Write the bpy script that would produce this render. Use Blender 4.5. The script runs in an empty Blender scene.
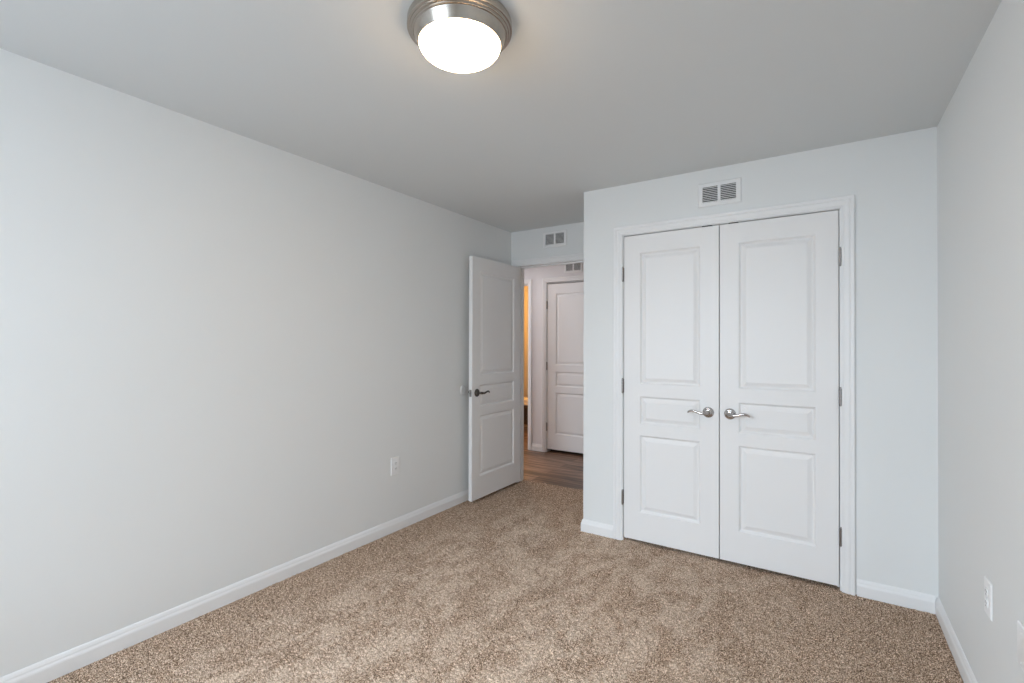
import bpy, bmesh, math, random
import numpy as np
from mathutils import Vector, Matrix
random.seed(7)
np.random.seed(7)
S = bpy.context.scene
COL = S.collection

# ------------------------------------------------------------------ camera, world, light, exposure
CAM_H = 1.3367
cam_data = bpy.data.cameras.new('camera')
cam_data.sensor_fit = 'HORIZONTAL'
cam_data.sensor_width = 36.0
cam_data.lens = 478.94 / 1024 * 36.0
cam_data.clip_start = 0.02
cam = bpy.data.objects.new('camera', cam_data)
COL.objects.link(cam)
yaw, pitch, roll = 0.5782, 0.0069, 0.0030
c, s = math.cos(yaw), math.sin(yaw)
r0, f0, u0 = Vector((c, s, 0)), Vector((-s, c, 0)), Vector((0, 0, 1))
fw = f0 * math.cos(pitch) + u0 * math.sin(pitch)
up = -f0 * math.sin(pitch) + u0 * math.cos(pitch)
rt = r0 * math.cos(roll) + up * math.sin(roll)
uu = -r0 * math.sin(roll) + up * math.cos(roll)
cam.matrix_world = Matrix(((rt.x, uu.x, -fw.x, 0), (rt.y, uu.y, -fw.y, 0), (rt.z, uu.z, -fw.z, CAM_H), (0, 0, 0, 1)))
S.camera = cam

S.view_settings.view_transform = 'Standard'
S.view_settings.look = 'None'
S.view_settings.gamma = 1.0
S.view_settings.use_curve_mapping = False
S.view_settings.exposure = 0.10
S.cycles.max_bounces = 16
S.cycles.diffuse_bounces = 10
S.cycles.glossy_bounces = 4
S.cycles.sample_clamp_indirect = 6.0

world = bpy.data.worlds.new('daylight')
S.world = world
world.use_nodes = True
wb = world.node_tree.nodes['Background']
wb.inputs['Color'].default_value = (0.80, 0.90, 1.0, 1)
wb.inputs['Strength'].default_value = 1.6


def area(name, loc, target, sx, sy, power, color):
    l = bpy.data.lights.new(name, 'AREA')
    l.shape = 'RECTANGLE'
    l.size, l.size_y = sx, sy
    l.energy = power
    l.color = color
    o = bpy.data.objects.new(name, l)
    COL.objects.link(o)
    o.location = loc
    o.rotation_euler = (Vector(target) - Vector(loc)).to_track_quat('-Z', 'Y').to_euler()
    return o


# daylight coming through the bedroom window behind the camera: bright sky from above, softer light straight in
area('window_skylight', (-2.05, -3.0, 2.85), (-1.18, 0.3, 0.70), 3.4, 2.4, 625, (0.735, 0.868, 1.0))
area('window_daylight', (-1.40, -1.25, 1.52), (-1.75, 2.0, 1.50), 1.40, 1.26, 32, (0.735, 0.868, 1.0))
# hallway ceiling lamp and the warm lamp of the room across the hallway
area('hall_lamp_light', (-3.05, 4.62, 2.36), (-3.05, 4.62, 0), 0.26, 0.26, 3.2, (1.0, 0.95, 0.95))
# unseen fill lamp added at the hallway's left end to lift its lower walls
area('hall_fill', (-6.1, 4.66, 1.25), (0, 4.66, 1.1), 1.0, 1.7, 28, (0.96, 0.97, 1.0))
pl = bpy.data.lights.new('warm_room_light', 'POINT')
pl.energy = 44
pl.color = (1.0, 0.50, 0.12)
pl.shadow_soft_size = 0.10
po = bpy.data.objects.new('warm_room_light', pl)
COL.objects.link(po)
po.location = (-4.35, 6.35, 2.05)

# ------------------------------------------------------------------ dimensions (metres)
H = 2.44
XL, XR = -2.581, 0.475          # left and right wall
YC = 3.174                      # closet wall
XC = -1.455                     # outside corner of the closet
YB, YB2 = 3.935, 4.050           # wall with the bedroom door: room side, hall side
YR = -1.05                      # window wall behind the camera
YH = 5.27                       # far wall of the hallway
WT = 0.115


# ------------------------------------------------------------------ materials
def principled(name, color, rough=0.5, metal=0.0, spec=0.5):
    m = bpy.data.materials.new(name)
    m.use_nodes = True
    b = m.node_tree.nodes['Principled BSDF']
    b.inputs['Base Color'].default_value = (*color, 1)
    b.inputs['Roughness'].default_value = rough
    b.inputs['Metallic'].default_value = metal
    b.inputs['Specular IOR Level'].default_value = spec
    return m


def add_bump(m, scale, strength, dist, detail=3.0):
    nt = m.node_tree
    tc = nt.nodes.new('ShaderNodeTexCoord')
    n = nt.nodes.new('ShaderNodeTexNoise')
    n.inputs['Scale'].default_value = scale
    n.inputs['Detail'].default_value = detail
    bp = nt.nodes.new('ShaderNodeBump')
    bp.inputs['Strength'].default_value = strength
    bp.inputs['Distance'].default_value = dist
    nt.links.new(tc.outputs['Object'], n.inputs['Vector'])
    nt.links.new(n.outputs['Fac'], bp.inputs['Height'])
    nt.links.new(bp.outputs['Normal'], nt.nodes['Principled BSDF'].inputs['Normal'])
    return m


M_WALL = add_bump(principled('wall_paint', (0.785, 0.80, 0.800), 0.62, 0, 0.3), 220, 0.05, 0.002)
M_CEIL = add_bump(principled('ceiling_paint', (0.69, 0.712, 0.718), 0.85, 0, 0.15), 160, 0.08, 0.002)
M_HALLWALL = principled('hall_wall_paint', (0.78, 0.77, 0.785), 0.6, 0, 0.3)
M_TRIM = principled('trim_paint', (0.835, 0.84, 0.845), 0.38, 0, 0.45)
M_DOOR = principled('door_paint', (0.835, 0.83, 0.828), 0.42, 0, 0.4)
M_NICKEL = principled('satin_nickel', (0.50, 0.48, 0.47), 0.17, 1.0)
M_DARKNICKEL = principled('aged_nickel', (0.34, 0.32, 0.31), 0.32, 1.0)
M_NICKEL_DARKREFL = principled('nickel_dark_reflection', (0.15, 0.135, 0.125), 0.22, 1.0)  # same nickel; dark reflections on the open door's levers put into the colour
M_BUMPER = principled('pale_grey_rubber', (0.74, 0.75, 0.75), 0.45)
M_PLASTIC = principled('white_plastic', (0.86, 0.865, 0.87), 0.3)
M_DARK = principled('dark_gap', (0.02, 0.02, 0.02), 0.8)
M_DUCT = principled('duct_shadow_metal', (0.10, 0.10, 0.10), 0.7)
M_VENT = principled('vent_enamel', (0.83, 0.835, 0.84), 0.4)
M_WINDOW = principled('window_vinyl', (0.85, 0.85, 0.85), 0.4)
M_DARKWOOD = principled('dark_wood', (0.035, 0.016, 0.010), 0.4)
M_CREAM = principled('cream_cloth', (0.85, 0.78, 0.68), 0.8)
M_WARMWALL = principled('warm_room_paint', (0.52, 0.48, 0.43), 0.7, 0, 0.2)


def brushed_metal():
    m = principled('brushed_nickel', (0.50, 0.45, 0.40), 0.24, 1.0)
    nt = m.node_tree
    b = nt.nodes['Principled BSDF']
    b.inputs['Anisotropic'].default_value = 0.4
    return m


M_BRUSHED = brushed_metal()


def glowing_shade():
    m = principled('lit_opal_glass', (0.85, 0.82, 0.76), 0.25)
    b = m.node_tree.nodes['Principled BSDF']
    b.inputs['Emission Color'].default_value = (1.0, 0.70, 0.41, 1)
    b.inputs['Emission Strength'].default_value = 30.0
    return m


M_SHADE = glowing_shade()


def window_glass():
    m = bpy.data.materials.new('window_glass')
    m.use_nodes = True
    nt = m.node_tree
    nt.nodes.clear()
    out = nt.nodes.new('ShaderNodeOutputMaterial')
    tr = nt.nodes.new('ShaderNodeBsdfTransparent')
    gl = nt.nodes.new('ShaderNodeBsdfGlossy')
    gl.inputs['Roughness'].default_value = 0.02
    mx = nt.nodes.new('ShaderNodeMixShader')
    mx.inputs['Fac'].default_value = 0.06
    nt.links.new(tr.outputs[0], mx.inputs[1])
    nt.links.new(gl.outputs[0], mx.inputs[2])
    nt.links.new(mx.outputs[0], out.inputs['Surface'])
    return m


M_GLASS = window_glass()


def ramp(nt, stops):
    r = nt.nodes.new('ShaderNodeValToRGB')
    el = r.color_ramp.elements
    while len(el) < len(stops):
        el.new(0.5)
    for e, (p, col) in zip(el, stops):
        e.position = p
        e.color = (*col, 1)
    return r


def carpet_material():
    """multi-tone twisted pile: yarn speckle, plus the broad lighter sweeps where the pile lies the other way"""
    m = principled('carpet', (0.4, 0.3, 0.24), 0.95, 0, 0.1)
    nt = m.node_tree
    b = nt.nodes['Principled BSDF']
    tc = nt.nodes.new('ShaderNodeTexCoord')
    def math_node(op, x, y=None, z=None, clamp=False):
        n = nt.nodes.new('ShaderNodeMath')
        n.operation = op
        n.use_clamp = clamp
        for i, v in enumerate((x, y, z)):
            if v is None:
                continue
            if isinstance(v, (int, float)):
                n.inputs[i].default_value = v
            else:
                nt.links.new(v, n.inputs[i])
        return n.outputs[0]

    def band(x, lo, hi):
        n = nt.nodes.new('ShaderNodeMapRange')
        n.interpolation_type = 'SMOOTHSTEP'
        nt.links.new(x, n.inputs['Value'])
        n.inputs['From Min'].default_value, n.inputs['From Max'].default_value = (lo, hi) if lo < hi else (hi, lo)
        n.inputs['To Min'].default_value, n.inputs['To Max'].default_value = (0, 1) if lo < hi else (1, 0)
        return n.outputs['Result']

    # yarn speckle
    sp = nt.nodes.new('ShaderNodeTexNoise')
    sp.inputs['Scale'].default_value = 225
    sp.inputs['Detail'].default_value = 2.0
    sp.inputs['Roughness'].default_value = 0.65
    nt.links.new(tc.outputs['Object'], sp.inputs['Vector'])
    cr = ramp(nt, [(0.38, (0.065, 0.036, 0.019)), (0.455, (0.27, 0.174, 0.113)), (0.53, (0.50, 0.357, 0.258)), (0.62, (0.92, 0.735, 0.585))])
    nt.links.new(sp.outputs['Fac'], cr.inputs['Fac'])
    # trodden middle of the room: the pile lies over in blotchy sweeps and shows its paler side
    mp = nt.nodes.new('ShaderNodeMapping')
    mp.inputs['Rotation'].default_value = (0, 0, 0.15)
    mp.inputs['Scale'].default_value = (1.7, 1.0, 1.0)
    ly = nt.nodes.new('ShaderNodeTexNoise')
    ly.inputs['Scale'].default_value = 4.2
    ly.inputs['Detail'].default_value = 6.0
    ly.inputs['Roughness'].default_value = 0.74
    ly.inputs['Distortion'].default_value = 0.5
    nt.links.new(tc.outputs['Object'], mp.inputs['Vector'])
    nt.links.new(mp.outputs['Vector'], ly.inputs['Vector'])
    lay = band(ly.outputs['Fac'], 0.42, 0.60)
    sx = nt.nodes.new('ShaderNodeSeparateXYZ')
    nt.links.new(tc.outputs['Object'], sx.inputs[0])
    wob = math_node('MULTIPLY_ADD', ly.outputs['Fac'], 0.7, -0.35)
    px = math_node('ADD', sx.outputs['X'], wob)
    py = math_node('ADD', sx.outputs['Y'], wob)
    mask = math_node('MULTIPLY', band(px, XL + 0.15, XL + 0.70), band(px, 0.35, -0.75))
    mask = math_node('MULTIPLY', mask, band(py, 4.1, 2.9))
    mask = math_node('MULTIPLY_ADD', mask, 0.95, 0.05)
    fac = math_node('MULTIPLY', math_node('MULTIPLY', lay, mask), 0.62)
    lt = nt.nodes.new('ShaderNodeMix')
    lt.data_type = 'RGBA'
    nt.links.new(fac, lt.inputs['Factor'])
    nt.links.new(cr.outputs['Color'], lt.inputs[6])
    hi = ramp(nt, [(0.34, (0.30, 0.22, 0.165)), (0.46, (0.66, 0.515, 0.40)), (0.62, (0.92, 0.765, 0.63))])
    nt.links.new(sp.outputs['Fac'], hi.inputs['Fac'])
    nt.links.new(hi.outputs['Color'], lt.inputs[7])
    nt.links.new(lt.outputs[2], b.inputs['Base Color'])
    bp = nt.nodes.new('ShaderNodeBump')
    bp.inputs['Strength'].default_value = 0.5
    bp.inputs['Distance'].default_value = 0.004
    nt.links.new(sp.outputs['Fac'], bp.inputs['Height'])
    nt.links.new(bp.outputs['Normal'], b.inputs['Normal'])
    return m


M_CARPET = carpet_material()


def plank_material():
    m = principled('vinyl_planks', (0.2, 0.14, 0.11), 0.38, 0, 0.4)
    nt = m.node_tree
    b = nt.nodes['Principled BSDF']
    tc = nt.nodes.new('ShaderNodeTexCoord')
    br = nt.nodes.new('ShaderNodeTexBrick')
    br.inputs['Scale'].default_value = 1.0
    br.inputs['Brick Width'].default_value = 1.22
    br.inputs['Row Height'].default_value = 0.152
    br.inputs['Mortar Size'].default_value = 0.0022
    br.inputs['Color1'].default_value = (0.0, 0.0, 0.0, 1)
    br.inputs['Color2'].default_value = (1, 1, 1, 1)
    br.inputs['Mortar'].default_value = (0.0, 0.0, 0.0, 1)
    br.offset = 0.37
    nt.links.new(tc.outputs['Object'], br.inputs['Vector'])
    mp = nt.nodes.new('ShaderNodeMapping')
    mp.inputs['Scale'].default_value = (1.6, 22, 1)
    gr = nt.nodes.new('ShaderNodeTexNoise')
    gr.inputs['Scale'].default_value = 1.3
    gr.inputs['Detail'].default_value = 5
    gr.inputs['Distortion'].default_value = 0.4
    nt.links.new(tc.outputs['Object'], mp.inputs['Vector'])
    nt.links.new(mp.outputs['Vector'], gr.inputs['Vector'])
    cr = ramp(nt, [(0.34, (0.070, 0.036, 0.021)), (0.50, (0.180, 0.104, 0.067)), (0.66, (0.36, 0.228, 0.157))])
    mixf = nt.nodes.new('ShaderNodeMath')
    mixf.operation = 'MULTIPLY_ADD'
    mixf.inputs[1].default_value = 0.22
    nt.links.new(br.outputs['Color'], mixf.inputs[0])
    sub = nt.nodes.new('ShaderNodeMath')
    sub.operation = 'SUBTRACT'
    sub.inputs[1].default_value = 0.10
    nt.links.new(gr.outputs['Fac'], sub.inputs[0])
    nt.links.new(sub.outputs[0], mixf.inputs[2])
    nt.links.new(mixf.outputs[0], cr.inputs['Fac'])
    nt.links.new(cr.outputs['Color'], b.inputs['Base Color'])
    return m


M_PLANK = plank_material()


# ------------------------------------------------------------------ mesh helpers
class MB:
    """collects shapes and links them as ONE mesh object"""

    def __init__(self):
        self.v, self.f = [], []

    def quad(self, *pts):
        n = len(self.v)
        self.v += [tuple(p) for p in pts]
        self.f.append(tuple(range(n, n + len(pts))))

    def box(self, x0, x1, y0, y1, z0, z1):
        n = len(self.v)
        self.v += [(x, y, z) for z in (z0, z1) for x, y in ((x0, y0), (x1, y0), (x1, y1), (x0, y1))]
        self.f += [tuple(n + i for i in q) for q in
                   ((3, 2, 1, 0), (4, 5, 6, 7), (0, 1, 5, 4), (1, 2, 6, 5), (2, 3, 7, 6), (3, 0, 4, 7))]
        return self

    def strip(self, rings, closed_ring=True, cap=True):
        """connect successive rings of points"""
        n, k = len(self.v), len(rings[0])
        for r in rings:
            self.v += [tuple(p) for p in r]
        for i in range(len(rings) - 1):
            for j in range(k if closed_ring else k - 1):
                j2 = (j + 1) % k
                self.f.append((n + i * k + j, n + i * k + j2, n + (i + 1) * k + j2, n + (i + 1) * k + j))
        if cap:
            self.f.append(tuple(n + j for j in reversed(range(k))))
            m = n + (len(rings) - 1) * k
            self.f.append(tuple(m + j for j in range(k)))
        return self

    def lathe(self, prof, centre, axis='z', seg=48):
        """prof: list of (radius, height along the axis)"""
        rings = []
        for r, h in prof:
            ring = []
            for i in range(seg):
                a = 2 * math.pi * i / seg
                p, q = r * math.cos(a), r * math.sin(a)
                d = {'z': (p, q, h), 'y': (p, h, q), 'x': (h, p, q)}[axis]
                ring.append((centre[0] + d[0], centre[1] + d[1], centre[2] + d[2]))
            rings.append(ring)
        return self.strip(rings)

    def tube(self, pts, radii, seg=14, flat=1.0):
        """round rod along pts, flat squashes it along local z-ish"""
        rings = []
        pts = [Vector(p) for p in pts]
        for i, p in enumerate(pts):
            t = (pts[min(i + 1, len(pts) - 1)] - pts[max(i - 1, 0)]).normalized()
            a = t.cross(Vector((0, 0, 1)))
            if a.length < 1e-4:
                a = t.cross(Vector((1, 0, 0)))
            a.normalize()
            b = a.cross(t).normalized()
            rings.append([p + radii[i] * (math.cos(w) * a + flat * math.sin(w) * b)
                          for w in (2 * math.pi * j / seg for j in range(seg))])
        return self.strip(rings)

    def build(self, name, mat, parent=None, smooth=None, bevel=0.0, weld=False):
        me = bpy.data.meshes.new(name)
        me.from_pydata(self.v, [], self.f)
        bm = bmesh.new()
        bm.from_mesh(me)
        if weld:
            bmesh.ops.remove_doubles(bm, verts=bm.verts, dist=1e-5)
        bmesh.ops.recalc_face_normals(bm, faces=bm.faces)
        if smooth is not None:
            for f in bm.faces:
                f.smooth = True
            for e in bm.edges:
                if len(e.link_faces) == 2 and e.calc_face_angle(0) > smooth:
                    e.smooth = False
        bm.to_mesh(me)
        bm.free()
        me.materials.append(mat)
        o = bpy.data.objects.new(name, me)
        COL.objects.link(o)
        if parent:
            o.parent = parent
        if bevel:
            md = o.modifiers.new('edge', 'BEVEL')
            md.width = bevel
            md.segments = 2
            md.limit_method = 'ANGLE'
            md.angle_limit = math.radians(60)
        return o


def empty(name, loc=(0, 0, 0), rz=0.0):
    o = bpy.data.objects.new(name, None)
    o.empty_display_size = 0.1
    COL.objects.link(o)
    o.location = loc
    o.rotation_euler = (0, 0, rz)
    return o


def tag(o, label=None, cat=None, group=None, kind=None):
    for k, v in (('label', label), ('category', cat), ('group', group), ('kind', kind)):
        if v:
            o[k] = v
    return o


def struct(o, label=None, cat=None):
    return tag(o, label, cat, None, 'structure')


# ------------------------------------------------------------------ setting: walls, ceiling, floor
def carpet():
    g = 0.0056
    xs = np.arange(XL - 0.01, XR + 0.01, g)
    ys = np.arange(YR, 4.058, g)
    X, Y = np.meshgrid(xs, ys)
    Z = np.random.uniform(-0.0060, 0.0035, X.shape)
    # gentle unevenness of the pile
    Z += 0.0012 * np.sin(X * 9 + 2 * np.sin(Y * 5)) * np.cos(Y * 7 + X * 3)
    Xj = X + np.random.uniform(-0.0022, 0.0022, X.shape)
    Yj = Y + np.random.uniform(-0.0022, 0.0022, X.shape)
    ny, nx = X.shape
    idx = np.arange(nx * ny).reshape(ny, nx)
    q = np.stack([idx[:-1, :-1], idx[:-1, 1:], idx[1:, 1:], idx[1:, :-1]], -1)
    cx, cy = (X[:-1, :-1] + g / 2), (Y[:-1, :-1] + g / 2)
    keep = ~((cx > XC + 0.01) & (cy > YC + 0.30))
    keep &= ~((cy > YB + 0.004) & ((cx < -2.501) | (cx > -1.724)))
    q = q[keep]
    me = bpy.data.meshes.new('floor')
    co = np.stack([Xj, Yj, Z], -1).reshape(-1, 3)
    me.vertices.add(len(co))
    me.vertices.foreach_set('co', co.astype(np.float32).ravel())
    me.loops.add(q.size)
    me.loops.foreach_set('vertex_index', q.astype(np.int32).ravel())
    me.polygons.add(len(q))
    me.polygons.foreach_set('loop_start', np.arange(0, q.size, 4, dtype=np.int32))
    me.update(calc_edges=True)
    me.validate()
    me.materials.append(M_CARPET)
    o = bpy.data.objects.new('floor', me)
    COL.objects.link(o)
    return struct(o, 'brown and beige speckled wall-to-wall carpet of the bedroom', 'carpet floor')


carpet()
struct(MB().box(-6.2, 0.6, 4.056, 8.2, -0.06, -0.006).build('floor_hall', M_PLANK),
       'dark brown wood-look plank floor of the hallway', 'floor')
struct(MB().box(-6.2, 0.60, YR - 0.12, 8.2, H, H + 0.06).build('ceiling', M_CEIL), 'plain grey-white bedroom ceiling', 'ceiling')

struct(MB().box(XL - WT, XL, YR - 0.12, YB2, -0.05, H).build('wall_left', M_WALL), 'long bare white wall at the left', 'wall')
struct(MB().box(XR, XR + WT, YR - 0.12, YB2, -0.05, H).build('wall_right', M_WALL), 'bare white wall at the right', 'wall')

# closet wall with its double-door opening
OX0, OX1, OZ = -1.187, 0.094, 2.108
w = MB()
w.box(XC, OX0, YC, YC + WT, -0.05, H)
w.box(OX1, XR, YC, YC + WT, -0.05, H)
w.box(OX0, OX1, YC, YC + WT, OZ, H)
struct(w.build('wall_closet', M_WALL), 'white wall around the double closet doors', 'wall')
struct(MB().box(XC, XC + WT, YC + WT, YB, -0.05, H).build('wall_alcove', M_WALL), 'white side wall of the closet by the bedroom doorway', 'wall')
struct(MB().box(XC + WT, XR, YC + 0.29, YC + 0.40, -0.05, H).build('wall_closet_back', M_WALL))

# wall with the bedroom doorway
BX0, BX1, BZ = -2.518, -1.707, 2.118
w = MB()
w.box(XL, BX0, YB, YB2, -0.05, H)
w.box(BX1, XR, YB, YB2, -0.05, H)
w.box(BX0, BX1, YB, YB2, BZ, H)
struct(w.build('wall_back', M_WALL), 'short white wall above the open bedroom doorway', 'wall')

# window wall behind the camera
WX0, WX1, WZ0, WZ1 = -2.10, -0.62, 0.88, 2.20
w = MB()
w.box(XL, WX0, YR - 0.12, YR, -0.05, H)
w.box(WX1, XR, YR - 0.12, YR, -0.05, H)
w.box(WX0, WX1, YR - 0.12, YR, WZ1, H)
w.box(WX0, WX1, YR - 0.12, YR, -0.05, WZ0)
struct(w.build('wall_rear', M_WALL))
win = struct(empty('window_1', ((WX0 + WX1) / 2, YR - 0.06, WZ0)), 'wide white-framed bedroom window letting in daylight', 'window')
hw, hh = (WX1 - WX0) / 2, WZ1 - WZ0
fr = MB()
fr.box(-hw, -hw + 0.05, -0.035, 0.035, 0, hh).box(hw - 0.05, hw, -0.035, 0.035, 0, hh)
fr.box(-hw + 0.05, hw - 0.05, -0.035, 0.035, 0, 0.05).box(-hw + 0.05, hw - 0.05, -0.035, 0.035, hh - 0.05, hh)
fr.box(-0.03, 0.03, -0.03, 0.03, 0.05, hh - 0.05)
fr.build('window_frame', M_WINDOW, win)
for sx in (-1, 1):
    a, b_ = (0.03, hw - 0.05) if sx > 0 else (-hw + 0.05, -0.03)
    MB().box(a, b_, -0.02, 0.02, hh / 2 - 0.02, hh / 2 + 0.02).build('sash_rail', M_WINDOW, win)
    MB().box(a, b_, -0.003, 0.003, 0.05, hh / 2 - 0.02).build('window_pane', M_GLASS, win)
    MB().box(a, b_, -0.003, 0.003, hh / 2 + 0.02, hh - 0.05).build('window_pane', M_GLASS, win)

# hallway: far wall with one closed door and one doorway into a warmly lit room
HX0, HX1, HZ = -2.937, -2.108, 2.136          # closed hall door
GX0, GX1 = -4.02, -3.168                      # doorway into the warm room
w = MB()
w.box(-6.2, GX0, YH, YH + WT, -0.05, H)
w.box(GX1, HX0, YH, YH + WT, -0.05, H)
w.box(HX1, 0.6, YH, YH + WT, -0.05, H)
w.box(GX0, GX1, YH, YH + WT, HZ, H)
w.box(HX0, HX1, YH, YH + WT, HZ, H)
struct(w.build('wall_hall', M_HALLWALL), 'hallway wall seen through the bedroom doorway', 'wall')
struct(MB().box(-6.2, XL - WT, YB2 - WT, YB2, -0.05, H).build('wall_hall_near', M_HALLWALL))
struct(MB().box(-6.3, -6.2, YB2 - WT, 8.2, -0.05, H).build('wall_hall_left', M_HALLWALL))
struct(MB().box(0.48, 0.6, YB2, YH, -0.05, H).build('wall_hall_right', M_HALLWALL))
struct(MB().box(-6.2, -1.8, 7.35, 7.46, -0.05, H).build('wall_far_room', M_WARMWALL), 'warmly lit wall of the room across the hallway', 'wall')
struct(MB().box(-1.9, -1.8, YH + WT, 7.35, -0.05, H).build('wall_far_room_side', M_WARMWALL))
struct(MB().box(HX0 - 0.1, HX1 + 0.1, YH + WT + 0.3, YH + WT + 0.34, -0.05, H).box(HX0 - 0.1, HX0 - 0.06, YH + WT, YH + WT + 0.3, -0.05, H).box(HX1 + 0.06, HX1 + 0.1, YH + WT, YH + WT + 0.3, -0.05, H).build('wall_hall_closet_back', M_HALLWALL))  # unseen closet shell; sides added to block warm light behind the hall door


# ------------------------------------------------------------------ trim
BASE = [(0.0, 0.0), (0.013, 0.0), (0.013, 0.054), (0.0118, 0.060), (0.0085, 0.068), (0.0078, 0.074), (0.005, 0.082), (0.0025, 0.087), (0.0, 0.088)]


def baseboard(name, path, label=None, mat=None, z0=0.0):
    """profile swept along a floor path, the room on its left-hand side; mitred at corners"""
    pts = [Vector((p[0], p[1])) for p in path]
    rings = []
    for i, p in enumerate(pts):
        ns = []
        if i > 0:
            t = (p - pts[i - 1]).normalized()
            ns.append(Vector((-t.y, t.x)))
        if i < len(pts) - 1:
            t = (pts[i + 1] - p).normalized()
            ns.append(Vector((-t.y, t.x)))
        n = ns[0] if len(ns) == 1 else (ns[0] + ns[1]) / (1 + ns[0].dot(ns[1]))
        rings.append([(p.x + n.x * d, p.y + n.y * d, z0 + z) for d, z in BASE])
    mb = MB()
    mb.strip(rings)
    return struct(mb.build(name, mat or M_TRIM), label, 'baseboard' if label else None)


EPS = 0.0006
baseboard('baseboard_left', [(XL + EPS, YB - 0.02), (XL + EPS, YR)], 'white baseboard along the long left wall')
baseboard('baseboard_right', [(XR - EPS, YR), (XR - EPS, YC - 0.0006)], 'white baseboard along the right wall')
baseboard('baseboard_closet_right', [(XR - 0.0140, YC - EPS), (0.143, YC - EPS)], 'short white baseboard between closet casing and right wall')
baseboard('baseboard_closet_left', [(-1.225, YC - EPS), (XC - EPS, YC - EPS), (XC - EPS, YB - 0.02)], 'short white baseboard wrapping the closet corner')
baseboard('baseboard_rear', [(XL + 0.014, YR + EPS), (XR - 0.014, YR + EPS)])
baseboard('baseboard_hall', [(HX0 - 0.044, YH - EPS), (GX1 + 0.036, YH - EPS)], 'white baseboard between the two hallway doorways', None, -0.006)
baseboard('baseboard_far_room', [(-1.95, 7.35 - EPS), (-6.1, 7.35 - EPS)], None, None, -0.006)

# profile of the door casing: (distance out from the opening, depth proud of the wall)
CASE = [(0.0, 0.0), (0.0, 0.008), (0.004, 0.0095), (0.012, 0.0095), (0.016, 0.012), (0.024, 0.0145), (0.031, 0.0155), (0.036, 0.0135),
        (0.040, 0.0165), (0.050, 0.0175), (0.054, 0.0165), (0.055, 0.0145), (0.055, 0.0)]


def casing(name, x0, x1, ztop, ywall, label=None, z0=0.0, xmin=None, width=0.055):
    k = width / 0.055
    rings = []
    for px, pz, sx, sz in ((x0, z0, -1, 0), (x0, ztop, -1, 1), (x1, ztop, 1, 1), (x1, z0, 1, 0)):
        ring = []
        for wd, d in CASE:
            x = px + sx * wd * k
            if xmin is not None:
                x = max(x, xmin)
            ring.append((x, ywall - 0.0004 - d, pz + sz * wd * k))
        rings.append(ring)
    mb = MB()
    mb.strip(rings)
    return struct(mb.build(name, M_TRIM), label, 'door casing' if label else None)


def jamb(name, x0, x1, ztop, y0, y1, stop_y=None, z0=0.0, t=0.018):
    """door lining of the opening x0..x1 (clear), with a stop strip"""
    mb = MB()
    mb.box(x0 - t, x0, y0, y1, z0, ztop + t)
    mb.box(x1, x1 + t, y0, y1, z0, ztop + t)
    mb.box(x0, x1, y0, y1, ztop, ztop + t)
    if stop_y is not None:
        s0, s1 = stop_y, stop_y + 0.032
        mb.box(x0, x0 + 0.011, s0, s1, z0, ztop - 0.011)
        mb.box(x1 - 0.011, x1, s0, s1, z0, ztop - 0.011)
        mb.box(x0, x1, s0, s1, ztop - 0.011, ztop)
    return struct(mb.build(name, M_TRIM, bevel=0.0012))


CX0, CX1, CZ = -1.158, 0.069, 2.0875
casing('trim_1', CX0 - 0.006, CX1 + 0.008, CZ + 0.004, YC, 'white moulded casing around the double closet doors', 0.0, None, 0.0595)
jamb('trim_2', CX0, CX1, CZ, YC + 0.0006, YC + WT, YC + 0.046)
casing('trim_3', -2.508, -1.717, 2.106, YB, 'white casing over the bedroom doorway', 0.0, XL + 0.001)
jamb('trim_4', -2.500, -1.725, 2.100, YB + 0.0006, YB2, YB + 0.050)
casing('trim_5', HX0 + 0.012, HX1 - 0.012, 2.122, YH, 'white casing around the closed hallway door', -0.006)
jamb('trim_6', HX0 + 0.018, HX1 - 0.018, 2.118, YH + 0.0006, YH + WT, YH + 0.050, -0.006)
casing('trim_7', GX0 + 0.012, GX1 - 0.020, 2.122, YH, 'white casing of the doorway to the warmly lit room', -0.006)
jamb('trim_8', GX0 + 0.018, GX1 - 0.018, 2.118, YH + 0.0006, YH + WT, YH + 0.050, -0.006)


# ------------------------------------------------------------------ doors
PANELS = [(0.190, 0.709), (0.784, 0.970), (1.052, 1.940)]      # heights of the three panels above the door's bottom
RINGS = [(0.0, 0.0), (0.004, 0.0035), (0.009, 0.0110), (0.013, 0.0135), (0.016, 0.0135), (0.023, 0.0112), (0.038, 0.0040), (0.042, 0.0026)]


def door_leaf_mesh(W, T, HT, stile):
    mb = MB()
    xs = [0, stile, W - stile, W]
    zs = [0] + [z for p in PANELS for z in p] + [HT]
    for y, sg in ((0.0, 1), (T, -1)):
        for i in range(3):
            for j in range(len(zs) - 1):
                if i == 1 and j % 2 == 1:
                    x0, x1, z0, z1 = xs[1], xs[2], zs[j], zs[j + 1]
                    rr = []
                    for ins, d in RINGS:
                        yy = y + sg * d
                        rr.append([(x0 + ins, yy, z0 + ins), (x1 - ins, yy, z0 + ins), (x1 - ins, yy, z1 - ins), (x0 + ins, yy, z1 - ins)])
                    mb.strip(rr, True, False)
                    mb.quad(*rr[-1])
                else:
                    mb.quad((xs[i], y, zs[j]), (xs[i + 1], y, zs[j]), (xs[i + 1], y, zs[j + 1]), (xs[i], y, zs[j + 1]))
    for i in range(3):
        for z in (0, HT):
            mb.quad((xs[i], 0, z), (xs[i + 1], 0, z), (xs[i + 1], T, z), (xs[i], T, z))
    for j in range(len(zs) - 1):
        for x in (0, W):
            mb.quad((x, 0, zs[j]), (x, T, zs[j]), (x, T, zs[j + 1]), (x, 0, zs[j + 1]))
    return mb


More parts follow.
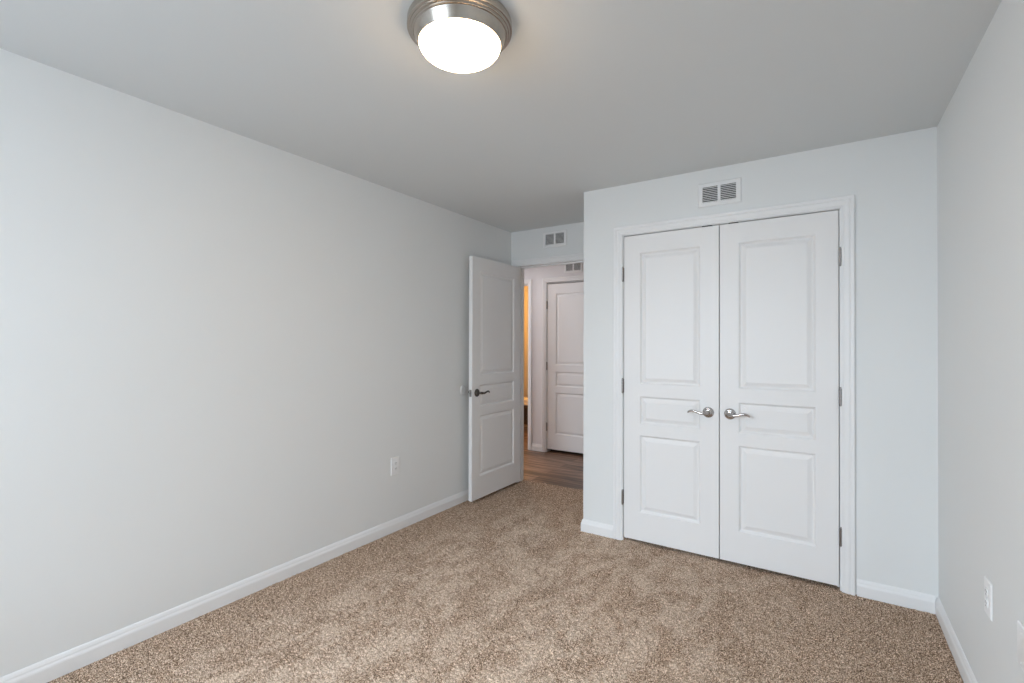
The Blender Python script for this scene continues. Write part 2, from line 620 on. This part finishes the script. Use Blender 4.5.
def lever_handle(root, x, z, dx, yface, sg, mat):
    """round rose with a wave-shaped lever; sg -1 stands out towards local -y"""
    def Y(d):
        return yface + sg * d
    rose = MB()
    prof = [(0.001, 0.0002), (0.0335, 0.0002), (0.0335, 0.004), (0.0315, 0.0075), (0.0265, 0.0105), (0.0225, 0.0112), (0.0205, 0.0150), (0.0160, 0.0172), (0.0140, 0.0180), (0.001, 0.0182)]
    rose.lathe([(r, sg * d) for r, d in prof], (x, yface, z), 'y', 40)
    ro = rose.build('handle', mat, root, smooth=math.radians(35))
    ro.name = 'handle'
    lv = MB()
    pts, rad = [], []
    for d, r in ((0.0165, 0.0125), (0.026, 0.0105), (0.038, 0.0105)):
        pts.append((x, Y(d), z))
        rad.append(r)
    curve = [(0.004, 0.048, 0.0, 0.0112), (0.016, 0.054, -0.0015, 0.0095), (0.032, 0.0555, -0.0030, 0.0082), (0.050, 0.0555, 0.0010, 0.0075),
             (0.068, 0.0555, 0.0070, 0.0072), (0.083, 0.055, 0.0098, 0.0070), (0.096, 0.054, 0.0085, 0.0070), (0.106, 0.0525, 0.0035, 0.0066), (0.111, 0.051, -0.0025, 0.0055), (0.1125, 0.050, -0.0050, 0.003)]
    for a, d, dz, r in curve:
        pts.append((x + dx * a, Y(d), z + dz))
        rad.append(r)
    lo = lv.tube(pts, rad, 16).build('lever', mat, ro, smooth=math.radians(50))
    disc = MB()
    disc.lathe([(0.0005, sg * 0.0108), (0.0019, sg * 0.0108), (0.0019, sg * 0.0120), (0.0005, sg * 0.0120)], (x - dx * 0.0, yface, z + 0.0245), 'y', 10)
    disc.build('rose_dot', M_DARK, ro)  # small dark disc on the upper part of the rose
    return ro


def door_hinge(root, x, y, z, sx, mat, leaf=True):
    """knuckle barrel with tips and its two plates, upright, centred on z"""
    mb = MB()
    hh_ = 0.047
    for k in range(5):
        a = -hh_ + k * 2 * hh_ / 5
        b2 = a + 2 * hh_ / 5 - 0.0012
        mb.lathe([(0.0006, a), (0.0064, a), (0.0064, b2), (0.0006, b2)], (x, y, z), 'z', 16)
    mb.lathe([(0.004, -hh_ - 0.004), (0.0052, -hh_ - 0.001), (0.0040, hh_ + 0.001), (0.0052, hh_ + 0.002), (0.004, hh_ + 0.006), (0.0006, hh_ + 0.0068)], (x, y, z), 'z', 16)
    if leaf:
        mb.box(x - 0.0022, x - 0.0006, y, y + 0.034, z - hh_, z + hh_)
        mb.box(x + 0.0006, x + 0.0022, y, y + 0.034, z - hh_, z + hh_)
    return mb.build('hinge', mat, root, smooth=math.radians(40))


DH = 2.060
ZB = 0.022
ZH = (0.297, 1.058, 1.822)        # hinge heights above the floor


def make_door(name, W, loc, rz, hinge_x, handle_x, lever_dx, label, stile, T=0.035, both=False, hinge_y=-0.0125, handle_mat=None, handle=True, zlev=0.897):
    root = struct(empty(name, loc, rz), label, 'door')
    door_leaf_mesh(W, T, DH, stile).build('leaf', M_DOOR, root, bevel=0.0015, weld=True)
    for zz in ZH:
        door_hinge(root, hinge_x, hinge_y, zz - ZB, 1, M_DARKNICKEL, hinge_y < 0)
    hm = handle_mat or M_NICKEL
    if handle:
        lever_handle(root, handle_x, zlev, lever_dx, 0.0, -1, hm)
    if both:
        lever_handle(root, handle_x, zlev, lever_dx, T, 1, hm)
    return root


# closet doors
CY = YC + 0.004
d1 = make_door('door_1', 0.6070, (-1.154, CY, ZB), 0, -0.0060, 0.5455, -1, 'narrow white three-panel closet door with its lever at its right edge', 0.110)
d2 = make_door('door_2', 0.6070, (-0.5420, CY, ZB), 0, 0.6140, 0.0590, 1, 'narrow white three-panel closet door with its lever at its left edge', 0.106)
# ball catches in the head gap above the closet doors
MB().box(0.508, 0.566, -0.0035, 0.030, DH + 0.0003, DH + 0.0052).build('ball_catch', M_DARK, d1)
MB().box(0.050, 0.104, -0.0025, 0.030, DH + 0.0003, DH + 0.0052).build('ball_catch', M_DARK, d2)

# bedroom door, standing open along the left wall
d3 = make_door('door_3', 0.755, (-2.470, 3.176, ZB + 0.002), math.pi / 2, 0.7585, 0.065, 1, 'white three-panel bedroom door standing open against the left wall', 0.108,
               both=True, hinge_y=0.039, handle_mat=M_NICKEL_DARKREFL, zlev=0.905)
lp = MB().box(-0.0014, 0.0, 0.006, 0.029, 0.905 - 0.029, 0.905 + 0.029).build('latch_plate', M_DARKNICKEL, d3)
MB().box(-0.0095, -0.0014, 0.011, 0.024, 0.905 - 0.009, 0.905 + 0.009).build('latch_bolt', M_DARKNICKEL, lp)
# closed hall door
d4 = make_door('door_4', HX1 - HX0 - 0.044, (HX0 + 0.022, YH + 0.012, ZB + 0.014), 0, -0.0035, 0.72, -1, 'closed white three-panel door across the hallway', 0.115)


# ------------------------------------------------------------------ things on the ceiling and walls
def ceiling_light():
    root = tag(empty('ceiling_light', (-1.047, 1.272, H)), 'round flush ceiling light with brushed nickel rim and glowing white dome', 'ceiling light')
    pan = MB()
    prof = [(0.150, -0.0005), (0.1745, -0.0005), (0.1780, -0.0060), (0.1787, -0.0240), (0.1785, -0.0290), (0.1772, -0.0305), (0.1720, -0.0312), (0.1712, -0.0320),
            (0.1710, -0.0362), (0.1700, -0.0372), (0.1648, -0.0380), (0.1640, -0.0388), (0.1638, -0.0430), (0.1628, -0.0440), (0.1578, -0.0448), (0.1568, -0.0460),
            (0.1560, -0.0490), (0.1490, -0.0618), (0.1432, -0.0735), (0.1420, -0.0762), (0.1398, -0.0772), (0.1375, -0.0740), (0.1375, -0.0400), (0.001, -0.0390)]
    pan.lathe(prof, (0, 0, 0), 'z', 128).build('rim', M_BRUSHED, root, smooth=math.radians(28))
    dome = MB()
    pr = [(0.1345, -0.066)]
    for i in range(0, 22):
        a = i / 21 * math.pi / 2
        pr.append((max(0.0008, 0.1388 * math.cos(a) ** 0.92), -0.0765 - 0.050 * math.sin(a)))
    dome.lathe(pr, (0, 0, 0), 'z', 96).build('glass_shade', M_SHADE, root, smooth=math.radians(50))
    return root


ceiling_light()


def air_vent(loc, label):
    """stamped white return grille, two banks of louvres; origin at its centre on the wall, facing -y"""
    root = tag(empty('air_vent', loc), label, 'air vent', 'white wall vents')
    W, HH, t = 0.250, 0.150, 0.007
    banks = [(-0.0965, -0.0085), (0.0085, 0.0965)]
    z0, z1 = -0.049, 0.049
    fr = MB()
    # bevelled outer ring
    o = [(-W / 2, -HH / 2), (W / 2, -HH / 2), (W / 2, HH / 2), (-W / 2, HH / 2)]
    def ring(k, y):
        return [(x - math.copysign(k, x), y, z - math.copysign(k, z)) for x, z in o]
    inner = [(banks[0][0], z0), (banks[1][1], z0), (banks[1][1], z1), (banks[0][0], z1)]
    fr.strip([ring(0, -0.0006), ring(0, -0.003), ring(0.006, -t), [(x, -t, z) for x, z in inner], [(x, -0.001, z) for x, z in inner]], True, False)
    fr.box(banks[0][1], banks[1][0], -t + 0.0003, -0.001, z0, z1)
    fr.build('grille_frame', M_VENT, root)
    lo = MB()
    n = 9
    for a, b2 in banks:
        for k in range(n):
            z = z0 + (k + 0.5) * (z1 - z0) / n
            # each louvre slopes down and outwards
            lo.strip([[(x, -0.0062, z - 0.0036), (x, -0.0050, z - 0.0042), (x, 0.0005, z + 0.0022), (x, -0.0006, z + 0.0030)] for x in (a, b2)])
    lo.build('louvres', M_VENT, root)
    MB().box(banks[0][0], banks[1][1], -0.0009, -0.0003, z0, z1).build('duct_shade_sheet', M_DARK, root)  # near-black sheet paints the shade inside the duct; the wall is uncut
    for sx in (-1, 1):
        MB().lathe([(0.0005, -t - 0.0012), (0.0025, -t - 0.0012), (0.0036, -t - 0.0002), (0.0036, -t + 0.001)], (sx * 0.110, 0, 0), 'y', 14).build('screw', M_PLASTIC, root)
    return root


air_vent((-0.5445, YC - 0.0002, 2.278), 'white wall vent above the closet doors')
air_vent((-2.096, YB - 0.0002, 2.321), 'white wall vent above the open bedroom doorway')
air_vent((-2.552, YH - 0.0002, 2.289), 'white wall vent above the closed hallway door')


def wall_plate(name, loc, rz, label, cat, kind='duplex', group=None):
    root = tag(empty(name, loc, rz), label, cat, group)
    W, HH, t = 0.078, 0.124, 0.0062
    o = [(-W / 2, -HH / 2), (W / 2, -HH / 2), (W / 2, HH / 2), (-W / 2, HH / 2)]
    def ring(k, y):
        return [(x - math.copysign(k, x), y, z - math.copysign(k, z)) for x, z in o]
    mb = MB()
    mb.strip([ring(0, -0.0004), ring(0.0003, -0.0022), ring(0.0018, -0.0046), ring(0.0045, -t)], True, True)
    mb.build('plate', M_PLASTIC, root)
    if kind == 'duplex':
        for sz in (-1, 1):
            rec = MB()
            pts = []
            for k in range(28):
                a = 2 * math.pi * k / 28
                x, z = 0.0172 * math.cos(a), 0.0172 * math.sin(a)
                pts.append((x, max(-0.0138, min(0.0138, z))))
            zc = sz * 0.0195
            rec.strip([[(x, -t + 0.0002, z + zc) for x, z in pts], [(x, -t - 0.0022, z + zc) for x, z in pts], [(x * 0.95, -t - 0.0030, z * 0.95 + zc) for x, z in pts]])
            r_ = rec.build('receptacle', M_PLASTIC, root)
            for sx, hh2 in ((-0.0062, 0.0042), (0.0062, 0.0034)):
                MB().box(sx - 0.0011, sx + 0.0011, -t - 0.0033, -t - 0.0028, zc + 0.003 - hh2, zc + 0.003 + hh2).build('slot', M_DARK, r_)
            MB().lathe([(0.0003, -t - 0.0033), (0.0023, -t - 0.0033), (0.0023, -t - 0.0028), (0.0003, -t - 0.0028)], (0, 0, zc - 0.0075), 'y', 12).build('ground_hole', M_DARK, r_)
        MB().lathe([(0.0004, -t - 0.0014), (0.0022, -t - 0.0012), (0.0030, -t - 0.0001), (0.0030, -t + 0.0006)], (0, 0, 0), 'y', 14).build('screw', M_PLASTIC, root)
    else:
        for sz in (-1, 1):
            MB().lathe([(0.0004, -t - 0.0014), (0.0022, -t - 0.0012), (0.0030, -t - 0.0001), (0.0030, -t + 0.0006)], (0, 0, sz * 0.042), 'y', 14).build('screw', M_PLASTIC, root)
    return root


wall_plate('electrical_outlet', (XL + 0.0002, 2.424, 0.4665), math.pi / 2, 'white duplex outlet low on the long left wall', 'outlet')
wall_plate('electrical_outlet', (XR - 0.0002, 2.288, 0.468), -math.pi / 2, 'white duplex outlet low on the right wall near the closet corner', 'outlet')
wall_plate('wall_plate', (XR - 0.0002, 1.945, 0.476), -math.pi / 2, 'white blank wall plate low on the right wall, cut by the photo edge', 'wall plate', 'blank')

# round wall bumper behind the open door's lever
bump = MB()
bump.lathe([(0.001, 0.0), (0.041, 0.0), (0.0415, 0.003), (0.0390, 0.0065), (0.032, 0.0095), (0.024, 0.0100), (0.012, 0.0085), (0.001, 0.0080)], (0, 0, 0), 'x', 40)
bo = bump.build('door_bumper', M_BUMPER, None, smooth=math.radians(40))
bo.location = (XL + 0.0003, 3.192, 0.948)
tag(bo, 'round white door bumper on the left wall behind the open door lever', 'door bumper')

# the room across the hallway: a low dark bench with a pale folded blanket, glimpsed through the gap
bench = tag(empty('low_bench', (-4.15, 6.62, -0.006)), 'low dark wooden bench in the warmly lit room across the hallway', 'bench')
MB().box(-0.60, 0.60, -0.20, 0.20, 0.325, 0.385).build('bench_seat', M_DARKWOOD, bench, bevel=0.004)
MB().box(-0.57, 0.57, -0.18, 0.18, 0.09, 0.3248).build('bench_box', M_DARKWOOD, bench, bevel=0.004)
for sx in (-1, 1):
    for sy in (-1, 1):
        MB().box(sx * 0.54 - 0.025, sx * 0.54 + 0.025, sy * 0.15 - 0.025, sy * 0.15 + 0.025, 0.0, 0.0898).build('bench_leg', M_DARKWOOD, bench)
bl = MB()
for k in range(3):
    bl.box(-0.30 + 0.006 * k, 0.30 - 0.004 * k, -0.15 + 0.004 * k, 0.15, 0.0002 + 0.030 * k, 0.0288 + 0.030 * k)
bo = bl.build('folded_blanket', M_CREAM, None, bevel=0.010)
bo.location = (-4.05, 6.62, 0.3792)
tag(bo, 'pale folded blanket on the low dark bench', 'blanket')
